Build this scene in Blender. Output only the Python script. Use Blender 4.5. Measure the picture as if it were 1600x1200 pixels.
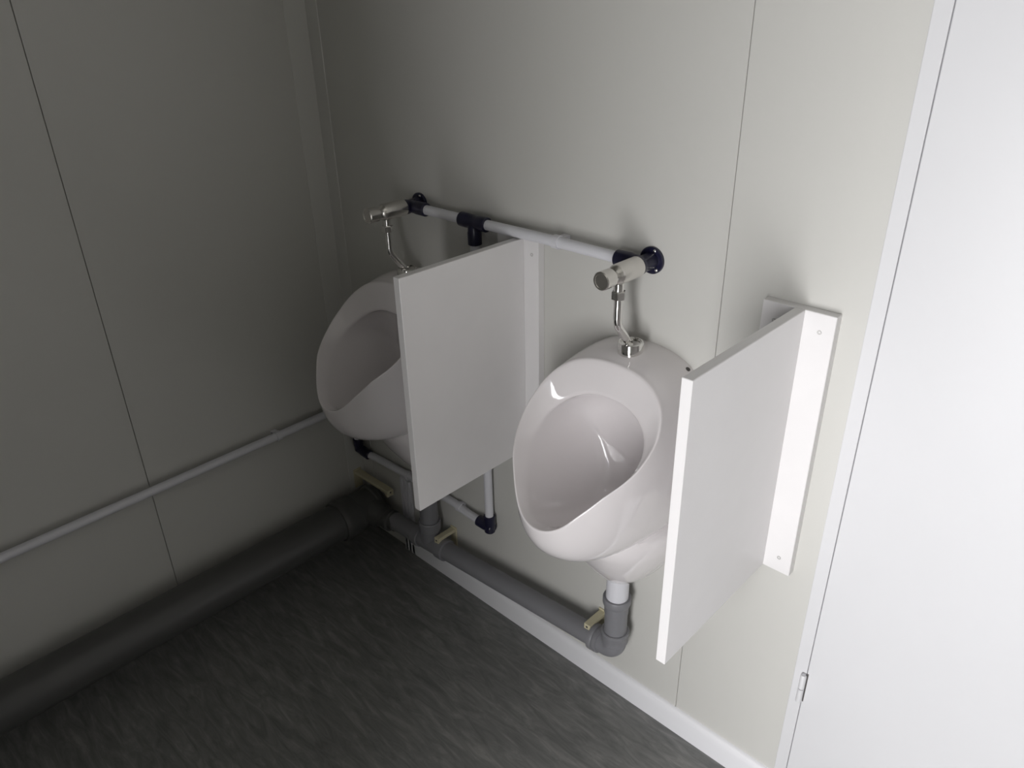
import bpy, bmesh, math, random
from mathutils import Vector, Matrix
random.seed(7)

# ------------------------------------------------------------------ clear
for o in list(bpy.data.objects):
    bpy.data.objects.remove(o)
scn = bpy.context.scene
COL = scn.collection
PI = math.pi

# ------------------------------------------------------------------ camera
F_PX, YAW, PITCH, ROLL = 1194.7, -0.772877, 0.477065, -0.022272
cam_d = bpy.data.cameras.new('camera')
cam = bpy.data.objects.new('camera', cam_d)
COL.objects.link(cam)
cam_d.sensor_width = 36.0
cam_d.lens = F_PX * 36.0 / 1600.0
cam_d.clip_start = 0.01
fw = Vector((math.sin(YAW) * math.cos(PITCH), math.cos(YAW) * math.cos(PITCH), -math.sin(PITCH)))
rt = Vector((math.cos(YAW), -math.sin(YAW), 0))
up = rt.cross(fw)
rt2 = rt * math.cos(ROLL) + up * math.sin(ROLL)
up2 = up * math.cos(ROLL) - rt * math.sin(ROLL)
m3 = Matrix((rt2, up2, -fw)).transposed()
cam.matrix_world = Matrix.Translation((1.716, -1.1, 1.5125)) @ m3.to_4x4()
scn.camera = cam

# ------------------------------------------------------------------ world, daylight through the doorway, exposure
ROOM_Y, ROOM_X, ROOM_Z = -1.95, 3.90, 2.42
DOOR_X0, DOOR_X1, DOOR_H = 1.34, 2.04, 2.0
wd = bpy.data.worlds.new('world')
scn.world = wd
wd.use_nodes = True
bg = wd.node_tree.nodes['Background']
bg.inputs['Color'].default_value = (0.80, 0.88, 1.0, 1)
bg.inputs['Strength'].default_value = 1.0

ld = bpy.data.lights.new('doorway_daylight', 'AREA')
ld.shape = 'RECTANGLE'
ld.size = DOOR_X1 - DOOR_X0
ld.size_y = 1.40
ld.energy = 40.0
ld.color = (1.0, 0.985, 0.985)
lo = bpy.data.objects.new('doorway_daylight', ld)
COL.objects.link(lo)
lo.location = ((DOOR_X0 + DOOR_X1) / 2, ROOM_Y - 0.10, 0.75)
lo.rotation_euler = (PI / 2, 0, 0)      # faces +y, into the room

scn.view_settings.view_transform = 'Standard'
scn.view_settings.look = 'None'
scn.view_settings.gamma = 1.0
scn.view_settings.use_curve_mapping = False
scn.view_settings.exposure = 0.0

# ------------------------------------------------------------------ materials
def mat(name, col, rough=0.5, metal=0.0, coat=0.0, var=0.0, vscale=8.0, bump=0.0, bscale=300.0, spec=0.5, stretch=None):
    m = bpy.data.materials.new(name)
    m.use_nodes = True
    nt = m.node_tree
    b = nt.nodes['Principled BSDF']
    b.inputs['Roughness'].default_value = rough
    b.inputs['Metallic'].default_value = metal
    b.inputs['Coat Weight'].default_value = coat
    b.inputs['Coat Roughness'].default_value = 0.04
    b.inputs['Specular IOR Level'].default_value = spec
    tc = nt.nodes.new('ShaderNodeTexCoord')
    mp = nt.nodes.new('ShaderNodeMapping')
    nt.links.new(tc.outputs['Object'], mp.inputs['Vector'])
    if stretch:
        mp.inputs['Scale'].default_value = stretch
    n = nt.nodes.new('ShaderNodeTexNoise')
    n.inputs['Scale'].default_value = vscale
    n.inputs['Detail'].default_value = 5
    nt.links.new(mp.outputs['Vector'], n.inputs['Vector'])
    r = nt.nodes.new('ShaderNodeValToRGB')
    r.color_ramp.elements[0].position = 0.3
    r.color_ramp.elements[1].position = 0.7
    r.color_ramp.elements[0].color = tuple(max(0, c * (1 - var)) for c in col) + (1,)
    r.color_ramp.elements[1].color = tuple(min(1, c * (1 + var)) for c in col) + (1,)
    nt.links.new(n.outputs['Fac'], r.inputs['Fac'])
    nt.links.new(r.outputs['Color'], b.inputs['Base Color'])
    if bump > 0:
        n2 = nt.nodes.new('ShaderNodeTexNoise')
        n2.inputs['Scale'].default_value = bscale
        n2.inputs['Detail'].default_value = 3
        nt.links.new(mp.outputs['Vector'], n2.inputs['Vector'])
        bp = nt.nodes.new('ShaderNodeBump')
        bp.inputs['Strength'].default_value = bump
        bp.inputs['Distance'].default_value = 0.001
        nt.links.new(n2.outputs['Fac'], bp.inputs['Height'])
        nt.links.new(bp.outputs['Normal'], b.inputs['Normal'])
    return m

M_wall = mat('cream_wall_panel', (0.60, 0.594, 0.563), 0.42, var=0.012, vscale=3, bump=0.12, bscale=420)
M_gap = mat('panel_joint', (0.03, 0.03, 0.028), 0.8, var=0.1)
M_trim = mat('cream_trim', (0.665, 0.66, 0.63), 0.35, var=0.01)
M_white = mat('white_board', (0.79, 0.775, 0.775), 0.32, var=0.01, vscale=20, bump=0.05, bscale=500)
M_door = mat('white_door_paint', (0.69, 0.69, 0.705), 0.4, var=0.01, vscale=4, bump=0.04, bscale=300)
M_base = mat('white_skirting', (0.82, 0.82, 0.845), 0.4, var=0.01)
M_ceram = mat('white_glazed_ceramic', (0.82, 0.785, 0.79), 0.07, coat=0.3, var=0.004)
M_hole = mat('fixing_hole', (0.08, 0.075, 0.07), 0.7, var=0.1)
M_chrome = mat('polished_chrome', (0.80, 0.79, 0.77), 0.07, metal=1.0, var=0.01)
M_satin = mat('satin_chrome', (0.72, 0.70, 0.67), 0.24, metal=1.0, var=0.02, vscale=30)
M_pvcw = mat('white_plastic_pipe', (0.72, 0.72, 0.76), 0.35, var=0.01)
M_navy = mat('navy_plastic_fitting', (0.012, 0.012, 0.035), 0.28, var=0.1)
M_grey = mat('grey_drain_plastic', (0.22, 0.22, 0.235), 0.42, var=0.04, vscale=6)
M_soil = mat('dark_grey_soil_plastic', (0.085, 0.085, 0.083), 0.42, var=0.05, vscale=6)
M_beige = mat('beige_plastic_clip', (0.62, 0.57, 0.40), 0.5, var=0.04)
M_screw = mat('screw_cap', (0.55, 0.54, 0.53), 0.5, metal=0.3, var=0.05)
M_ceil = mat('ceiling_panel', (0.52, 0.51, 0.47), 0.5, var=0.01)
M_steel = mat('steel_hinge', (0.6, 0.6, 0.62), 0.35, metal=0.7, var=0.03)


def floor_material():
    m = bpy.data.materials.new('dark_streaked_vinyl')
    m.use_nodes = True
    nt = m.node_tree
    b = nt.nodes['Principled BSDF']
    tc = nt.nodes.new('ShaderNodeTexCoord')
    mp = nt.nodes.new('ShaderNodeMapping')
    mp.inputs['Scale'].default_value = (2.2, 11, 1)
    mp.inputs['Rotation'].default_value = (0, 0, math.radians(-6))
    nt.links.new(tc.outputs['Object'], mp.inputs['Vector'])
    n = nt.nodes.new('ShaderNodeTexNoise')
    n.inputs['Scale'].default_value = 4.5
    n.inputs['Detail'].default_value = 9
    n.inputs['Roughness'].default_value = 0.68
    n.inputs['Distortion'].default_value = 0.9
    nt.links.new(mp.outputs['Vector'], n.inputs['Vector'])
    r = nt.nodes.new('ShaderNodeValToRGB')
    e = r.color_ramp.elements
    e[0].position, e[0].color = 0.30, (0.12, 0.122, 0.119, 1)
    e[1].position, e[1].color = 0.78, (0.325, 0.32, 0.30, 1)
    x = r.color_ramp.elements.new(0.55)
    x.color = (0.205, 0.206, 0.199, 1)
    nt.links.new(n.outputs['Fac'], r.inputs['Fac'])
    nt.links.new(r.outputs['Color'], b.inputs['Base Color'])
    n2 = nt.nodes.new('ShaderNodeTexNoise')
    n2.inputs['Scale'].default_value = 350
    bp = nt.nodes.new('ShaderNodeBump')
    bp.inputs['Strength'].default_value = 0.12
    bp.inputs['Distance'].default_value = 0.001
    nt.links.new(tc.outputs['Object'], n2.inputs['Vector'])
    nt.links.new(n2.outputs['Fac'], bp.inputs['Height'])
    nt.links.new(bp.outputs['Normal'], b.inputs['Normal'])
    b.inputs['Roughness'].default_value = 0.42
    b.inputs['Specular IOR Level'].default_value = 0.5
    return m


M_floor = floor_material()

# ------------------------------------------------------------------ mesh helpers
class MB:
    def __init__(s):
        s.v, s.f = [], []

    def add(s, vs, fs):
        k = len(s.v)
        s.v += [tuple(p) for p in vs]
        s.f += [tuple(i + k for i in f) for f in fs]
        return s

    def box(s, x0, x1, y0, y1, z0, z1):
        vs = [(x, y, z) for x in (x0, x1) for y in (y0, y1) for z in (z0, z1)]
        return s.add(vs, [(0, 1, 3, 2), (4, 6, 7, 5), (0, 4, 5, 1), (2, 3, 7, 6), (0, 2, 6, 4), (1, 5, 7, 3)])

    def tube(s, path, rad, n=24, caps=True):
        """path: points; rad: number or list of radii"""
        P = [Vector(p) for p in path]
        if not isinstance(rad, (list, tuple)):
            rad = [rad] * len(P)
        T = []
        for i in range(len(P)):
            a = P[max(i - 1, 0)]
            b = P[min(i + 1, len(P) - 1)]
            d = b - a
            T.append(d.normalized() if d.length > 1e-9 else None)
        for i in range(len(T)):
            if T[i] is None:
                T[i] = T[i - 1]
        # a face that changes only the radius keeps the run direction
        ref = Vector((0, 0, 1)) if abs(T[0].z) < 0.9 else Vector((1, 0, 0))
        u = (ref - T[0] * ref.dot(T[0])).normalized()
        vs = []
        for p, t, r in zip(P, T, rad):
            u = (u - t * u.dot(t)).normalized()
            w = t.cross(u)
            for k in range(n):
                a = 2 * PI * k / n
                vs.append(p + (u * math.cos(a) + w * math.sin(a)) * r)
        fs = []
        for i in range(len(P) - 1):
            for k in range(n):
                fs.append((i * n + k, i * n + (k + 1) % n, (i + 1) * n + (k + 1) % n, (i + 1) * n + k))
        if caps:
            fs.append(tuple(reversed(range(n))))
            fs.append(tuple((len(P) - 1) * n + k for k in range(n)))
        return s.add(vs, fs)

    def lathe(s, origin, axis, prof, n=32, phase=0.0):
        """prof: (distance along axis, radius)"""
        o, ax = Vector(origin), Vector(axis).normalized()
        ref = Vector((0, 0, 1)) if abs(ax.z) < 0.9 else Vector((1, 0, 0))
        u = (ref - ax * ref.dot(ax)).normalized()
        w = ax.cross(u)
        vs = []
        for d, r in prof:
            for k in range(n):
                a = 2 * PI * k / n + phase
                vs.append(o + ax * d + (u * math.cos(a) + w * math.sin(a)) * r)
        fs = []
        for i in range(len(prof) - 1):
            for k in range(n):
                fs.append((i * n + k, i * n + (k + 1) % n, (i + 1) * n + (k + 1) % n, (i + 1) * n + k))
        fs.append(tuple(reversed(range(n))))
        fs.append(tuple((len(prof) - 1) * n + k for k in range(n)))
        return s.add(vs, fs)

    def build(s, name, m, parent=None, smooth=None, bevel=0.0, seg=2, subsurf=0):
        me = bpy.data.meshes.new(name)
        me.from_pydata(s.v, [], s.f)
        bm = bmesh.new()
        bm.from_mesh(me)
        bmesh.ops.recalc_face_normals(bm, faces=bm.faces)
        if bevel > 0:
            bmesh.ops.bevel(bm, geom=list(bm.edges), offset=bevel, segments=seg, affect='EDGES', profile=0.5)
        if smooth is not None:
            lim = math.radians(smooth)
            for f in bm.faces:
                f.smooth = True
            for e in bm.edges:
                e.smooth = not (len(e.link_faces) == 2 and e.calc_face_angle(0) > lim)
        bm.to_mesh(me)
        bm.free()
        me.materials.append(m)
        o = bpy.data.objects.new(name, me)
        COL.objects.link(o)
        if parent is not None:
            o.parent = parent
            o.matrix_parent_inverse = Matrix.Translation(-parent.location)
        if subsurf:
            md = o.modifiers.new('subdivision', 'SUBSURF')
            md.levels = md.render_levels = subsurf
        return o


def thing(name, label, cat, loc, group=None):
    o = bpy.data.objects.new(name, None)
    o.empty_display_size = 0.05
    COL.objects.link(o)
    o.location = loc
    o['label'] = label
    o['category'] = cat
    if group:
        o['group'] = group
    return o


def tag(o, label, cat, group=None):
    o['label'] = label
    o['category'] = cat
    if group:
        o['group'] = group
    return o


def structure(o):
    o['kind'] = 'structure'
    return o


def copy_tree(src, dx, label):
    c = src.copy()
    COL.objects.link(c)
    c.location = src.location + Vector((dx, 0, 0))
    c['label'] = label
    for ch in src.children:
        k = ch.copy()
        COL.objects.link(k)
        k.parent = c
        k.matrix_parent_inverse = ch.matrix_parent_inverse.copy()
        for g in ch.children:
            q = g.copy()
            COL.objects.link(q)
            q.parent = k
            q.matrix_parent_inverse = g.matrix_parent_inverse.copy()
    return c


def fillet(points, rad, n=8):
    """round the corners of a polyline"""
    P = [Vector(p) for p in points]
    out = [P[0]]
    for i in range(1, len(P) - 1):
        a, b, c = P[i - 1], P[i], P[i + 1]
        d1, d2 = (a - b).normalized(), (c - b).normalized()
        ang = d1.angle(d2)
        t = min(rad / math.tan(ang / 2), (a - b).length * 0.49, (c - b).length * 0.49)
        p0, p1 = b + d1 * t, b + d2 * t
        for k in range(n + 1):
            u = k / n
            out.append(p0 * (1 - u) ** 2 + b * 2 * u * (1 - u) + p1 * u * u)
    out.append(P[-1])
    return out


def lerp_tab(tab, x):
    for (x0, y0), (x1, y1) in zip(tab, tab[1:]):
        if x <= x1:
            u = (x - x0) / (x1 - x0)
            u = max(0, min(1, u))
            return y0 + (y1 - y0) * u
    return tab[-1][1]


def resample_half(pts, n):
    """Catmull-Rom through a half outline that starts and ends on the axis (first coord 0), n+1 points at equal arc length"""
    P = [Vector(p) for p in pts]
    mir = lambda p: Vector((-p.x, p.y))
    Q = [mir(P[1])] + P + [mir(P[-2])]
    dense = []
    for i in range(1, len(Q) - 2):
        for k in range(24):
            t = k / 24
            a, b, c, d = Q[i - 1], Q[i], Q[i + 1], Q[i + 2]
            dense.append(0.5 * ((2 * b) + (c - a) * t + (2 * a - 5 * b + 4 * c - d) * t * t + (3 * b - a - 3 * c + d) * t ** 3))
    dense.append(P[-1])
    L = [0]
    for a, b in zip(dense, dense[1:]):
        L.append(L[-1] + (b - a).length)
    out, j = [], 0
    for k in range(n + 1):
        t = L[-1] * k / n
        while j < len(L) - 2 and L[j + 1] < t:
            j += 1
        u = (t - L[j]) / max(1e-9, L[j + 1] - L[j])
        out.append(dense[j].lerp(dense[j + 1], max(0, min(1, u))))
    return out

# ------------------------------------------------------------------ room shell
floor = structure(MB().box(-0.1, ROOM_X + 0.1, ROOM_Y - 0.1, 0.1, -0.05, 0).build('floor', M_floor))
ceiling = structure(MB().box(-0.1, ROOM_X + 0.1, ROOM_Y - 0.1, 0.1, ROOM_Z, ROOM_Z + 0.05).build('ceiling', M_ceil))
PT = 0.012        # panel thickness
JG = 0.00065      # half a joint

wall_back = structure(MB().box(-0.1, ROOM_X + 0.1, PT, 0.1, 0, ROOM_Z).build('wall_back', M_wall))
SEAM_X = 1.135
DX0 = 1.3745      # where the door frame starts
for a, b in ((0.0, SEAM_X), (SEAM_X, DX0 + 0.01)):
    MB().box(a + 0.0006, b - 0.0006, 0, 0.003, 0, ROOM_Z).box(a, b, 0.003, PT, 0, ROOM_Z).build('wall_panel', M_wall, wall_back, bevel=0.0007, seg=1)
MB().box(DX0 + 0.011, ROOM_X, 0, PT, 2.06, ROOM_Z).build('wall_panel', M_wall, wall_back)
MB().box(2.26, ROOM_X, 0, PT, 0, 2.06).build('wall_panel', M_wall, wall_back)

wall_left = structure(MB().box(-0.1, -PT, ROOM_Y - 0.1, 0.0, 0, ROOM_Z).build('wall_left', M_gap))
for a, b in ((-0.6115, 0.0), (-1.75, -0.6115), (ROOM_Y, -1.75)):
    MB().box(-PT, 0, a + JG, b - JG, 0, ROOM_Z).build('wall_panel', M_wall, wall_left, bevel=0.0007, seg=1)

structure(MB().box(ROOM_X, ROOM_X + 0.1, ROOM_Y - 0.1, 0.0, 0, ROOM_Z).build('wall_right', M_wall))
structure(MB().box(-0.1, DOOR_X0, ROOM_Y - 0.08, ROOM_Y, 0, ROOM_Z)
          .box(DOOR_X1, ROOM_X + 0.1, ROOM_Y - 0.08, ROOM_Y, 0, ROOM_Z)
          .box(DOOR_X0, DOOR_X1, ROOM_Y - 0.08, ROOM_Y, DOOR_H, ROOM_Z).build('wall_front', M_wall))
# unseen leaf added behind the camera to keep doorway light off the left side
LEAF = 0.68
structure(MB().box(DOOR_X0 - 0.04, DOOR_X0, ROOM_Y + 0.01, ROOM_Y + LEAF, 0.01, DOOR_H).build('shading_leaf', M_door, bevel=0.002))

# corner cover strip, an L profile 2 mm thick
structure(MB().add(
    [(x, y, z) for z in (0.15, ROOM_Z) for x, y in ((0, 0), (0.048, 0), (0.0472, -0.0018), (0.0018, -0.0018), (0.0018, -0.058), (0, -0.0588))],
    [(0, 1, 2, 3), (0, 3, 4, 5), (6, 9, 8, 7), (6, 11, 10, 9)] + [(i, (i + 1) % 6, 6 + (i + 1) % 6, 6 + i) for i in range(6)])
    .build('trim_1', M_trim))

# skirting along the back wall, cut off where the big drain comes down
bb = MB()
prof = [(0, 0), (-0.010, 0), (-0.010, 0.050), (-0.0085, 0.062), (-0.004, 0.068), (0, 0.069)]
xs = (0.185, DX0)
bb.add([(x, y, z) for x in xs for y, z in prof], [tuple(range(6)), tuple(reversed(range(6, 12)))] + [(i, i + 6, (i + 1) % 6 + 6, (i + 1) % 6) for i in range(6)])
structure(bb.build('baseboard_back', M_base, smooth=40))

# door beside the right hand divider
door = structure(MB().box(1.3984, 2.22, -0.012, 0.03, 0.006, 2.03).build('door_1', M_door, bevel=0.0012))
MB().box(DX0, 1.3972, -0.013, PT, 0, 2.06).box(1.3972, 1.4050, -0.0085, PT, 0, 2.034).box(DX0, 2.26, -0.013, PT, 2.034, 2.06).box(2.2225, 2.26, -0.013, PT, 0, 2.06) \
    .build('door_frame', M_door, door, bevel=0.0012)
hg = MB().lathe((1.3945, -0.018, 0.312), (0, 0, 1), [(0, 0.0055), (0.0325, 0.0055)], 16).build('hinge', M_door, door, smooth=40)
MB().lathe((1.3945, -0.018, 0.3465), (0, 0, 1), [(0, 0.0055), (0.031, 0.0055), (0.033, 0.004)], 16).build('hinge_knuckle', M_door, hg, smooth=40)
MB().lathe((1.3945, -0.018, 0.310), (0, 0, 1), [(0, 0.0035), (0.071, 0.0035)], 12).build('hinge_pin', M_steel, hg, smooth=40)
MB().box(1.3992, 1.4012, -0.0126, -0.0118, 0.310, 0.381).build('hinge_gap', M_hole, hg)

# ------------------------------------------------------------------ urinal
U1X, U2X = 0.364, 0.995


def make_urinal(x0, label, group):
    t = thing('urinal', label, 'urinal', (x0, 0, 0.40), group)
    n = 40
    # outer rim in its own tilted plane: half width against distance down the slope
    rim = [(0, 0), (0.045, 0.0035), (0.080, 0.015), (0.106, 0.034), (0.124, 0.058), (0.1345, 0.088), (0.1375, 0.118), (0.1345, 0.150),
           (0.125, 0.182), (0.109, 0.214), (0.091, 0.244), (0.072, 0.272), (0.053, 0.298), (0.030, 0.3165), (0, 0.3245)]
    R2 = resample_half(rim, n)
    back = [(0, 0.929), (0.05, 0.925), (0.095, 0.907), (0.130, 0.868), (0.149, 0.81), (0.151, 0.74), (0.147, 0.675), (0.128, 0.615), (0.075, 0.573), (0, 0.562)]
    B2 = resample_half(back, n)
    mouth = [(0, 0.060), (0.034, 0.063), (0.066, 0.076), (0.092, 0.099), (0.107, 0.129), (0.110, 0.156), (0.106, 0.184), (0.094, 0.213),
             (0.078, 0.243), (0.061, 0.270), (0.043, 0.293), (0.023, 0.3075), (0, 0.312)]
    I2 = resample_half(mouth, n)
    e = Vector((0, -0.662, -0.749))
    nn = Vector((0, -0.749, 0.662))
    org = Vector((0, -0.096, 0.917))
    dtab = [(0, -0.002), (0.05, -0.006), (0.10, -0.006), (0.16, 0.003), (0.22, 0.017), (0.27, 0.013), (0.30, 0.007), (0.325, 0.003)]

    def on_plane(x, s_, off=0.0):
        return Vector((x, 0, 0)) + org + e * s_ + nn * (lerp_tab(dtab, s_) + off)

    def sm(u):
        u = max(0, min(1, u))
        return u * u * (3 - 2 * u)
    O, I, Bk, K = [], [], [], []
    for k in range(n + 1):
        p = R2[k]
        f = k / n
        w = sm((f - 0.15) / 0.75)
        rec = lerp_tab([(0, 0.024), (0.3, 0.027), (0.5, 0.030), (0.75, 0.028), (1, 0.018)], f)
        o_ = on_plane(p.x, p.y)
        q = I2[k]
        i_ = on_plane(q.x, q.y, -rec)
        b_ = Vector((B2[k].x, 0.0, B2[k].y))
        O.append(o_); I.append(i_); Bk.append(b_)
        K.append(Vector((b_.x * 0.35 + o_.x * 0.70, o_.y * (0.62 + 0.36 * w), (b_.z + o_.z) / 2 * (1 - w) + (b_.z - 0.047) * w + 0.012 * (1 - w))))
    bez = lambda a, c, b, u: a * (1 - u) ** 2 + c * 2 * u * (1 - u) + b * u * u
    rings = []
    for u in (0.0, 0.03, 0.15, 0.3, 0.45, 0.6, 0.75, 0.88, 0.96):
        rings.append([bez(Bk[k], K[k], O[k], u) for k in range(n + 1)])
    rings.append([O[k] + nn * 0.0035 + (I[k] - O[k]) * 0.02 for k in range(n + 1)])
    rings.append([O[k] + (I[k] - O[k]) * 0.14 + nn * 0.0035 for k in range(n + 1)])
    rings.append([O[k] + (I[k] - O[k]) * 0.55 + nn * 0.0015 for k in range(n + 1)])
    rings.append([O[k] + (I[k] - O[k]) * 0.92 for k in range(n + 1)])
    # interior: a smooth hollow that dips behind the lip
    cen = Vector((0, -0.042, 0.70))
    for u in (0.02, 0.06, 0.13, 0.22, 0.32, 0.42, 0.52, 0.62, 0.72, 0.82, 0.90, 0.955, 0.985, 0.996, 0.9993):
        ring = []
        for k in range(n + 1):
            w = sm((k / n - 0.35) / 0.6)
            a_ = I[k] - nn * 0.002
            rho, rhz, dep = math.cos(u * PI / 2) ** 0.29, math.cos(u * PI / 2) ** 0.75, math.sin(u * PI / 2)
            ring.append(Vector((a_.x * rho, a_.y + (cen.y - a_.y) * dep, cen.z + (a_.z - cen.z) * rhz - 0.058 * w * math.sin(PI * u) ** 0.9)))
        rings.append(ring)
    mb = MB()
    vs, N = [], 2 * n
    for r in rings:
        full = r + [Vector((-p.x, p.y, p.z)) for p in reversed(r[1:-1])]
        vs += [p + Vector((x0, 0, 0)) for p in full]
    fs = []
    for i in range(len(rings) - 1):
        for k in range(N):
            fs.append((i * N + k, i * N + (k + 1) % N, (i + 1) * N + (k + 1) % N, (i + 1) * N + k))
    vs.append(cen + Vector((x0, 0, 0)))
    for k in range(N):
        fs.append(((len(rings) - 1) * N + k, (len(rings) - 1) * N + (k + 1) % N, len(vs) - 1))
    mb.add(vs, fs)
    mb.build('bowl', M_ceram, t, smooth=180, subsurf=1)
    # trap housing under the bowl: D shaped sections, tapering down to the outlet
    tr = MB()
    secs = [(0.402, 0.020, 0.028, 0.068), (0.4045, 0.036, 0.018, 0.080), (0.415, 0.054, 0.008, 0.092), (0.440, 0.076, 0.002, 0.112), (0.485, 0.102, 0.0, 0.142),
            (0.53, 0.122, 0.0, 0.166), (0.563, 0.131, 0.0, 0.182), (0.588, 0.130, 0.0, 0.182), (0.605, 0.112, 0.0, 0.15)]
    m_ = 24
    vs = []
    for z, hw, y0, dep in secs:
        pts = []
        for k in range(m_ + 1):
            a = PI * k / m_
            c, s_ = math.cos(a), math.sin(a)
            x = hw * (1 if c >= 0 else -1) * abs(c) ** 0.8
            y = -(y0 + (dep - y0) * s_ ** 0.9)
            pts.append((x0 + x, y, z))
        pts[0] = (x0 + hw, -y0, z)
        vs += pts
    N = m_ + 1
    fs = [tuple(range(N))]
    for i in range(len(secs) - 1):
        for k in range(N):
            fs.append((i * N + k, i * N + (k + 1) % N, (i + 1) * N + (k + 1) % N, (i + 1) * N + k))
    fs.append(tuple((len(secs) - 1) * N + k for k in range(N)))
    tr.add(vs, fs)
    tr.build('trap_housing', M_ceram, t, smooth=50)
    MB().lathe((x0, -0.050, 0.300), (0, 0, 1), [(0, 0.0245), (0.128, 0.0245)], 32).build('outlet_spigot', M_pvcw, t, smooth=40)
    # slot of the side fixing
    hx = Vector((0.097, -0.012, 0.9065))
    ax = Vector((0.50, 0, 0.86))
    MB().lathe(Vector((x0, 0, 0)) + hx - ax * 0.006, ax, [(0, 0.0045), (0.0065, 0.0045)], 12).build('fixing_hole', M_hole, t, smooth=40)
    return t


ur = make_urinal(U2X, 'white ceramic urinal between the two divider boards, brightly lit with a glint in its bowl', 'wall urinals')
copy_tree(ur, U1X - U2X, 'white ceramic urinal in the dim corner, half hidden behind a divider board')

# ------------------------------------------------------------------ flush valves
PZ = 1.0845        # height of the upper supply pipe


def make_valve(x0, label, group):
    t = thing('flush_valve', label, 'flush valve', (x0, -0.05, 0.915), group)
    z = PZ
    bd = MB().lathe((x0, -0.046, z), (0, -1, 0), [(0, 0.0125), (0.002, 0.0182), (0.058, 0.0182), (0.061, 0.0170), (0.068, 0.0125), (0.0695, 0.010), (0.078, 0.010)], 40) \
        .build('valve_body', M_satin, t, smooth=35)
    MB().lathe((x0, -0.1215, z), (0, -1, 0), [(0, 0.0125), (0.0015, 0.0162), (0.025, 0.0162), (0.0268, 0.0147), (0.0268, 0.0120), (0.0258, 0.0115)], 40) \
        .build('push_button', M_satin, t, smooth=35)
    MB().lathe((x0, -0.097, z - 0.012), (0, 0, -1), [(0, 0.009), (0.022, 0.009)], 24).build('outlet_neck', M_chrome, bd, smooth=35)
    MB().lathe((x0, -0.097, z - 0.030), (0, 0, -1), [(0, 0.0118), (0.001, 0.013), (0.014, 0.013), (0.015, 0.0118)], 6).build('union_nut', M_chrome, t, bevel=0.0006)
    path = fillet([(x0, -0.097, z - 0.035), (x0, -0.097, 0.993), (x0, -0.058, 0.944), (x0, -0.054, 0.925)], 0.03)
    MB().tube(path, 0.0075, 20).build('flush_tube', M_chrome, t, smooth=40)
    MB().lathe((x0, -0.052, 0.912), (0, 0, 1), [(0, 0.0225), (0.002, 0.0235), (0.031, 0.0235), (0.033, 0.0225), (0.0335, 0.019), (0.030, 0.0185), (0.030, 0.009)], 40) \
        .build('inlet_cap', M_chrome, t, smooth=35)
    return t


va = make_valve(U2X, 'chrome push-button flush valve above the brightly lit urinal', 'flush valves')
copy_tree(va, U1X - U2X, 'chrome push-button flush valve above the shaded corner urinal')

# ------------------------------------------------------------------ water supply
PR = 0.0107
PY = -0.030


def socket(mb, a, b, r):
    """a collared fitting sleeve from a to b"""
    a, b = Vector(a), Vector(b)
    L = (b - a).length
    mb.lathe(a, b - a, [(0, r * 0.88), (0.0015, r), (L * 0.55, r), (L * 0.62, r * 0.93), (L - 0.0015, r * 0.93), (L, r * 0.85)], 28)


run = thing('upper_water_pipe', 'white plastic water pipe with navy fittings linking the two flush valves', 'pipe', (0.68, PY, PZ))
MB().tube([(0.400, PY, PZ), (0.555, PY, PZ)], PR, 24).build('pipe', M_pvcw, run, smooth=40)
MB().tube([(0.590, PY, PZ), (0.70, PY, PZ + 0.001), (0.80, PY, PZ + 0.0015), (0.962, PY, PZ)], PR, 24).build('pipe', M_pvcw, run, smooth=40)
tee = MB()
socket(tee, (0.534, PY, PZ), (0.576, PY, PZ), 0.0155)
socket(tee, (0.612, PY, PZ), (0.570, PY, PZ), 0.0155)
socket(tee, (0.573, PY, 1.036), (0.573, PY, PZ), 0.0150)
tee.build('tee_fitting', M_navy, run, smooth=35)


def wall_elbow(x0, side):
    m = MB()
    m.lathe((x0, -0.004, PZ), (0, -1, 0), [(0, 0.016), (0.030, 0.0145), (0.034, 0.0165), (0.043, 0.0165)], 28)
    e0 = (x0 + side * 0.056, PY, PZ)
    socket(m, e0, (x0, PY, PZ), 0.0150)
    el = m.build('wall_elbow', M_navy, run, smooth=35)
    fl = MB().lathe((x0, 0, PZ), (0, -1, 0), [(0, 0.0245), (0.0045, 0.0245), (0.006, 0.0228), (0.006, 0.010)], 36).build('flange', M_navy, el, smooth=35)
    for k in range(3):
        a = math.radians(90 + 120 * k - 20)
        MB().lathe((x0 + 0.0195 * math.cos(a), -0.005, PZ + 0.0195 * math.sin(a)), (0, -1, 0), [(0, 0.0034), (0.0016, 0.0032), (0.0026, 0.0018)], 12) \
            .build('bolt', M_chrome, el, smooth=60)


wall_elbow(U1X + 0.002, 1)
wall_elbow(U2X, -1)

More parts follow.
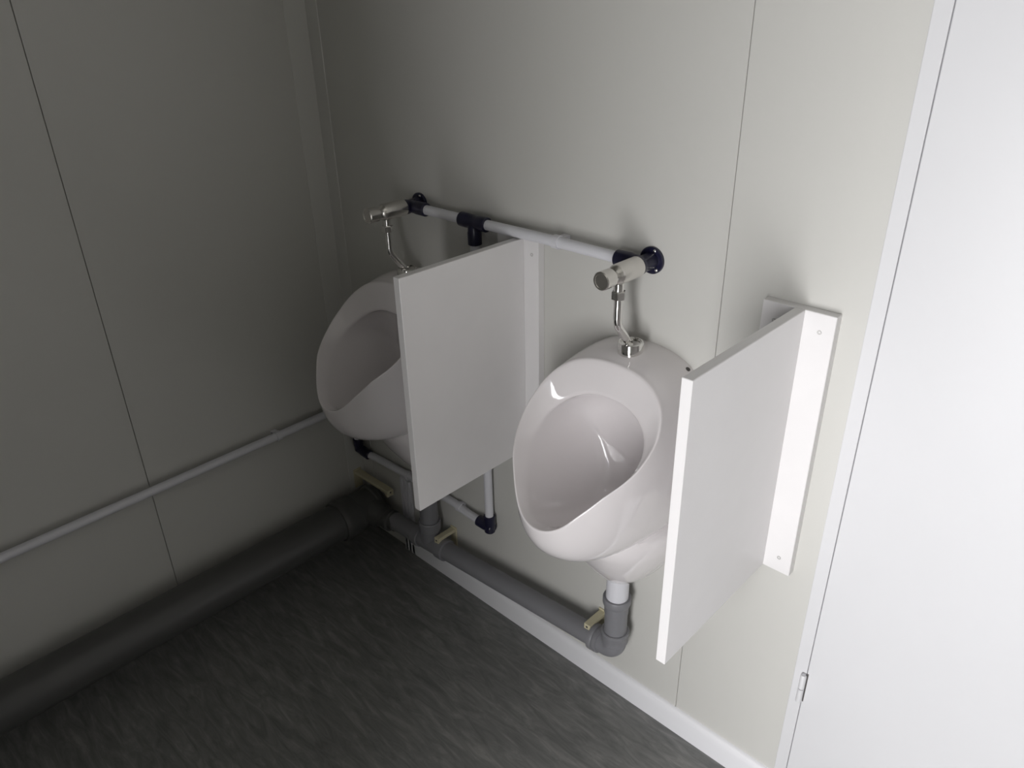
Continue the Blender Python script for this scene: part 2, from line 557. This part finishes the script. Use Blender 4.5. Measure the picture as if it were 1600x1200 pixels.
LZ, LY, LW = 0.291, -0.021, -0.0120
low = thing('lower_water_pipe', 'white plastic water pipe looping below the corner urinal, with navy elbows', 'pipe', (0.30, LY, LZ))
MB().tube([(0.573, PY, 1.060), (0.573, PY, 0.90), (0.573, LY, 0.80), (0.573, LY, 0.310)], PR, 24).build('pipe', M_pvcw, low, smooth=40)
MB().tube([(0.555, LY, LZ), (0.49, LY + 0.002, LZ), (0.43, LW, LZ), (0.30, LW, LZ), (0.235, LW, LZ), (0.12, LW - 0.003, LZ), (0.050, LY, LZ)], PR, 24).build('pipe', M_pvcw, low, smooth=40)
MB().tube([(0.024, LY - 0.006, 0.31), (0.024, LY - 0.006, 0.43)], PR, 24).build('pipe', M_pvcw, low, smooth=40)
el = MB()
socket(el, (0.573, LY, 0.327), (0.573, LY, LZ - 0.014), 0.0150)
socket(el, (0.532, LY, LZ), (0.585, LY, LZ), 0.0150)
el.build('elbow_fitting', M_navy, low, smooth=35)
el = MB()
socket(el, (0.024, LY - 0.006, 0.336), (0.024, LY - 0.004, LZ + 0.004), 0.0150)
socket(el, (0.068, LY, LZ), (0.018, LY - 0.004, LZ + 0.008), 0.0150)
el.build('elbow_fitting', M_navy, low, smooth=35)
el = MB()
socket(el, (0.024, LY - 0.006, 0.420), (0.024, LY - 0.006, 0.468), 0.0150)
socket(el, (0.024, -0.066, 0.456), (0.024, -0.016, 0.456), 0.0150)
el.build('elbow_fitting', M_navy, low, smooth=35)

side = thing('wall_water_pipe', 'long thin white water pipe running level along the dark left wall', 'pipe', (0.024, -1.1, 0.456))
MB().tube([(0.024, -0.050, 0.456), (0.024, ROOM_Y + 0.01, 0.448)], PR, 24).build('pipe', M_pvcw, side, smooth=40)


def saddle(p, along, out, label):
    """small white clip: a foot on the wall and a band round the pipe"""
    p, al, ou = Vector(p), Vector(along).normalized(), Vector(out).normalized()
    t = thing('pipe_clip', label, 'pipe clip', p, 'small white pipe clips')
    d = abs(p.dot(ou))
    w = al.cross(ou)
    if w.z < 0:
        w = -w
    m = MB()
    c0 = p - ou * d
    vs = []
    for i in (0.0, d - PR * 0.6):
        for a in (-0.008, 0.008):
            for b in (-0.0085, 0.0085):
                vs.append(c0 + ou * i + al * a + w * b)
    m.add(vs, [(0, 1, 3, 2), (4, 6, 7, 5), (0, 4, 5, 1), (2, 3, 7, 6), (0, 2, 6, 4), (1, 5, 7, 3)])
    m.build('clip_foot', M_pvcw, t, bevel=0.001)
    vs, fs = [], []
    n = 18
    for k in range(n + 1):
        a = math.radians(-130 + 260 * k / n)
        dr = ou * math.cos(a) + w * math.sin(a)
        for r in (PR + 0.0002, PR + 0.0026):
            for h in (-0.007, 0.007):
                vs.append(p + dr * r + al * h)
    for k in range(n):
        b = 4 * k
        fs += [(b, b + 4, b + 5, b + 1), (b + 2, b + 3, b + 7, b + 6), (b, b + 2, b + 6, b + 4), (b + 1, b + 5, b + 7, b + 3)]
    fs += [(0, 1, 3, 2), (4 * n, 4 * n + 2, 4 * n + 3, 4 * n + 1)]
    MB().add(vs, fs).build('clip_band', M_pvcw, t, smooth=40)


saddle((0.800, PY, PZ + 0.0015), (1, 0, 0), (0, -1, 0), 'small white clip on the upper pipe between the divider and the lit flush valve')
saddle((0.455, LW - 0.002, LZ), (1, 0, 0), (0, -1, 0), 'small white clip on the lower pipe beside its navy elbow')
saddle((0.235, LW, LZ), (1, 0, 0), (0, -1, 0), 'small white clip on the lower pipe under the corner urinal')
saddle((0.024, -0.273, 0.4552), (0, 1, 0), (1, 0, 0), 'small white clip on the left wall pipe near the corner urinal')

# ------------------------------------------------------------------ waste pipes
WR = 0.0252
WY = -0.050
wz = lambda x: 0.187 - (0.95 - x) * 0.070
waste = thing('waste_pipe', 'grey plastic waste pipe along the back wall, joining both urinal outlets', 'pipe', (0.6, WY, 0.13))
MB().tube([(0.20, WY, wz(0.20)), (0.955, WY, wz(0.955))], WR, 32).build('pipe', M_grey, waste, smooth=40)
# bend under the lit urinal
bend = MB()
bend.tube(fillet([(0.945, WY, wz(0.945)), (U2X, WY, 0.190), (U2X, WY, 0.238)], 0.030, 12), 0.0268, 32)
bend.lathe((U2X, WY, 0.212), (0, 0, 1), [(0, 0.0268), (0.004, 0.0300), (0.022, 0.0300), (0.024, 0.0312), (0.032, 0.0312), (0.034, 0.0285)], 32)
bend.lathe((0.962, WY, wz(0.962)), (-1, 0, -0.07), [(0, 0.0268), (0.002, 0.0305), (0.010, 0.0312), (0.014, 0.0292), (0.018, 0.0312), (0.026, 0.0306), (0.028, 0.0255)], 32)
bend.build('bend', M_grey, waste, smooth=35)
up_ = MB()
up_.lathe((U2X, WY, 0.225), (0, 0, 1), [(0, WR), (0.068, WR), (0.074, 0.0262), (0.096, 0.0268), (0.100, 0.0300), (0.1025, 0.0308), (0.1155, 0.0308), (0.118, 0.0296), (0.118, 0.0250)], 36)
up_.build('upright_pipe', M_grey, waste, smooth=35)
# branch under the corner urinal
t1 = MB()
t1.lathe((U1X, WY, wz(U1X)), (0, 0, 1), [(0, 0.0262), (0.046, 0.0268), (0.050, 0.0305), (0.058, 0.0312), (0.074, 0.0312), (0.077, 0.0290)], 32)
t1.lathe((U1X - 0.062, WY, wz(U1X - 0.062)), (1, 0, 0.07), [(0, 0.0275), (0.002, 0.0300), (0.012, 0.0308), (0.024, 0.0300), (0.026, 0.0268), (0.100, 0.0268), (0.102, 0.0300), (0.118, 0.0306), (0.128, 0.0300), (0.130, 0.0255)], 32)
t1.build('branch_fitting', M_grey, waste, smooth=35)
up_ = MB()
up_.lathe((U1X, WY, 0.200), (0, 0, 1), [(0, WR), (0.085, WR), (0.091, 0.0262), (0.111, 0.0268), (0.115, 0.0300), (0.1175, 0.0308), (0.1285, 0.0308), (0.131, 0.0296), (0.131, 0.0250)], 36)
up_.build('upright_pipe', M_grey, waste, smooth=35)

SX, SZ, SR = 0.075, 0.129, 0.055
soil = thing('soil_pipe', 'thick dark grey soil pipe lying along the foot of the left wall', 'pipe', (SX, -1.1, 0.074))
MB().tube([(SX, ROOM_Y + 0.01, SZ), (SX, -0.14, SZ)], SR, 48).build('pipe', M_soil, soil, smooth=40)
MB().lathe((SX, -0.168, SZ), (0, 1, 0), [(0, 0.0555), (0.002, 0.0605), (0.010, 0.0630), (0.020, 0.0635), (0.028, 0.0605), (0.060, 0.0600), (0.064, 0.0560)], 48) \
    .build('socket_collar', M_soil, soil, smooth=35)
MB().lathe((SX, -0.112, SZ), (0, 1, 0), [(0, 0.0560), (0.064, 0.0560), (0.068, 0.0600), (0.078, 0.0600), (0.082, 0.0560), (0.092, 0.0545), (0.094, 0.050)], 48) \
    .build('end_fitting', M_soil, soil, smooth=35)
MB().lathe((SX, -0.0625, SZ), (1, 0.085, 0.02), [(0, 0.040), (0.062, 0.040), (0.078, 0.0315), (0.083, 0.0305), (0.100, 0.0305), (0.102, 0.0320), (0.116, 0.0320), (0.118, 0.0265), (0.135, 0.0255)], 40) \
    .build('branch_outlet', M_soil, soil, smooth=35)


def bracket(p, d, L, w, h, label):
    """beige clip: a flat arm over the pipe, a cheek on each side gripping it, a lug with a screw at the tip"""
    p, d = Vector(p), Vector(d).normalized()
    q = Vector((-d.y, d.x, 0))
    t = thing('pipe_bracket', label, 'pipe bracket', p, 'beige drain pipe brackets')

    def block(name, parent, a0, a1, b0, b1, z0, z1, m=M_beige, bev=0.0012):
        vs = [p + d * a + q * b + Vector((0, 0, z)) for a in (a0, a1) for b in (b0, b1) for z in (z0, z1)]
        return MB().add(vs, [(0, 1, 3, 2), (4, 6, 7, 5), (0, 4, 5, 1), (2, 3, 7, 6), (0, 2, 6, 4), (1, 5, 7, 3)]).build(name, m, parent, bevel=bev)
    block('clip_arm', t, 0, L, -w / 2, w / 2, 0, h)
    block('wall_plate', t, 0, 0.004, -w / 2 - 0.003, w / 2 + 0.003, -0.050, h + 0.004)
    tip = block('clip_tip', t, L - 0.012, L, -w / 2, w / 2, -0.010, 0.0005)
    block('screw', tip, L - 0.001, L + 0.0008, -0.0025, 0.0025, 0.000, 0.005, M_hole, 0.0003)


bracket((0.407, 0, wz(0.407) + 0.0315), (0, -1, 0), 0.066, 0.017, 0.010, 'beige plastic bracket on the grey waste pipe under the divider board')
bracket((0.925, 0, wz(0.925) + 0.026), (0, -1, 0), 0.062, 0.017, 0.010, 'beige plastic bracket on the grey waste pipe beside its upright end')
bracket((0, -0.030, 0.205), (1, 0, 0), 0.165, 0.022, 0.010, 'beige plastic bracket over the thick soil pipe in the dark corner')

# ribbed white trunking stub, behind the waste pipe under the corner urinal
tk = thing('trunking_stub', 'short ribbed white plastic strip upright behind the waste pipe in the corner', 'trunking', (0.205, 0, 0.0))
MB().box(0.186, 0.232, -0.006, 0, 0.0, 0.262).build('backing', M_pvcw, tk, bevel=0.001)
for k in range(3):
    MB().box(0.188 + 0.0155 * k, 0.198 + 0.0155 * k, -0.010, -0.0055, 0.0, 0.261).build('rib', M_pvcw, tk, bevel=0.0012)

# ------------------------------------------------------------------ divider boards
def make_divider(xr, s0, s1, label, group):
    """xr: the right hand face of the board; s0..s1: the strip fixed to the wall"""
    TH = 0.0165
    t = thing('urinal_divider', label, 'divider', (xr - TH / 2, 0, 0.578), group)
    z0, z1 = 0.578, 1.072
    MB().box(xr - TH, xr, -0.334, -0.018, z0, z1).build('board', M_white, t, bevel=0.0009, seg=1)
    st = MB().box(s0, s1, -0.018, 0, z0, z1).build('mounting_strip', M_white, t, bevel=0.0009, seg=1)
    for x in ((s0 + xr - TH) / 2 - 0.004, (xr + s1) / 2 + 0.002):
        for z in (z0 + 0.030, z1 - 0.030):
            MB().lathe((x, -0.0175, z), (0, -1, 0), [(0, 0.0038), (0.0010, 0.0036), (0.0010, 0.0018), (0.0002, 0.0014)], 14).build('screw', M_screw, st, smooth=30)
    return t


make_divider(1.285, 1.216, 1.334, 'white divider board on a wall strip next to the door frame', 'urinal divider boards')
make_divider(0.702, 0.628, 0.741, 'white divider board standing out from the wall between the two urinals', 'urinal divider boards')
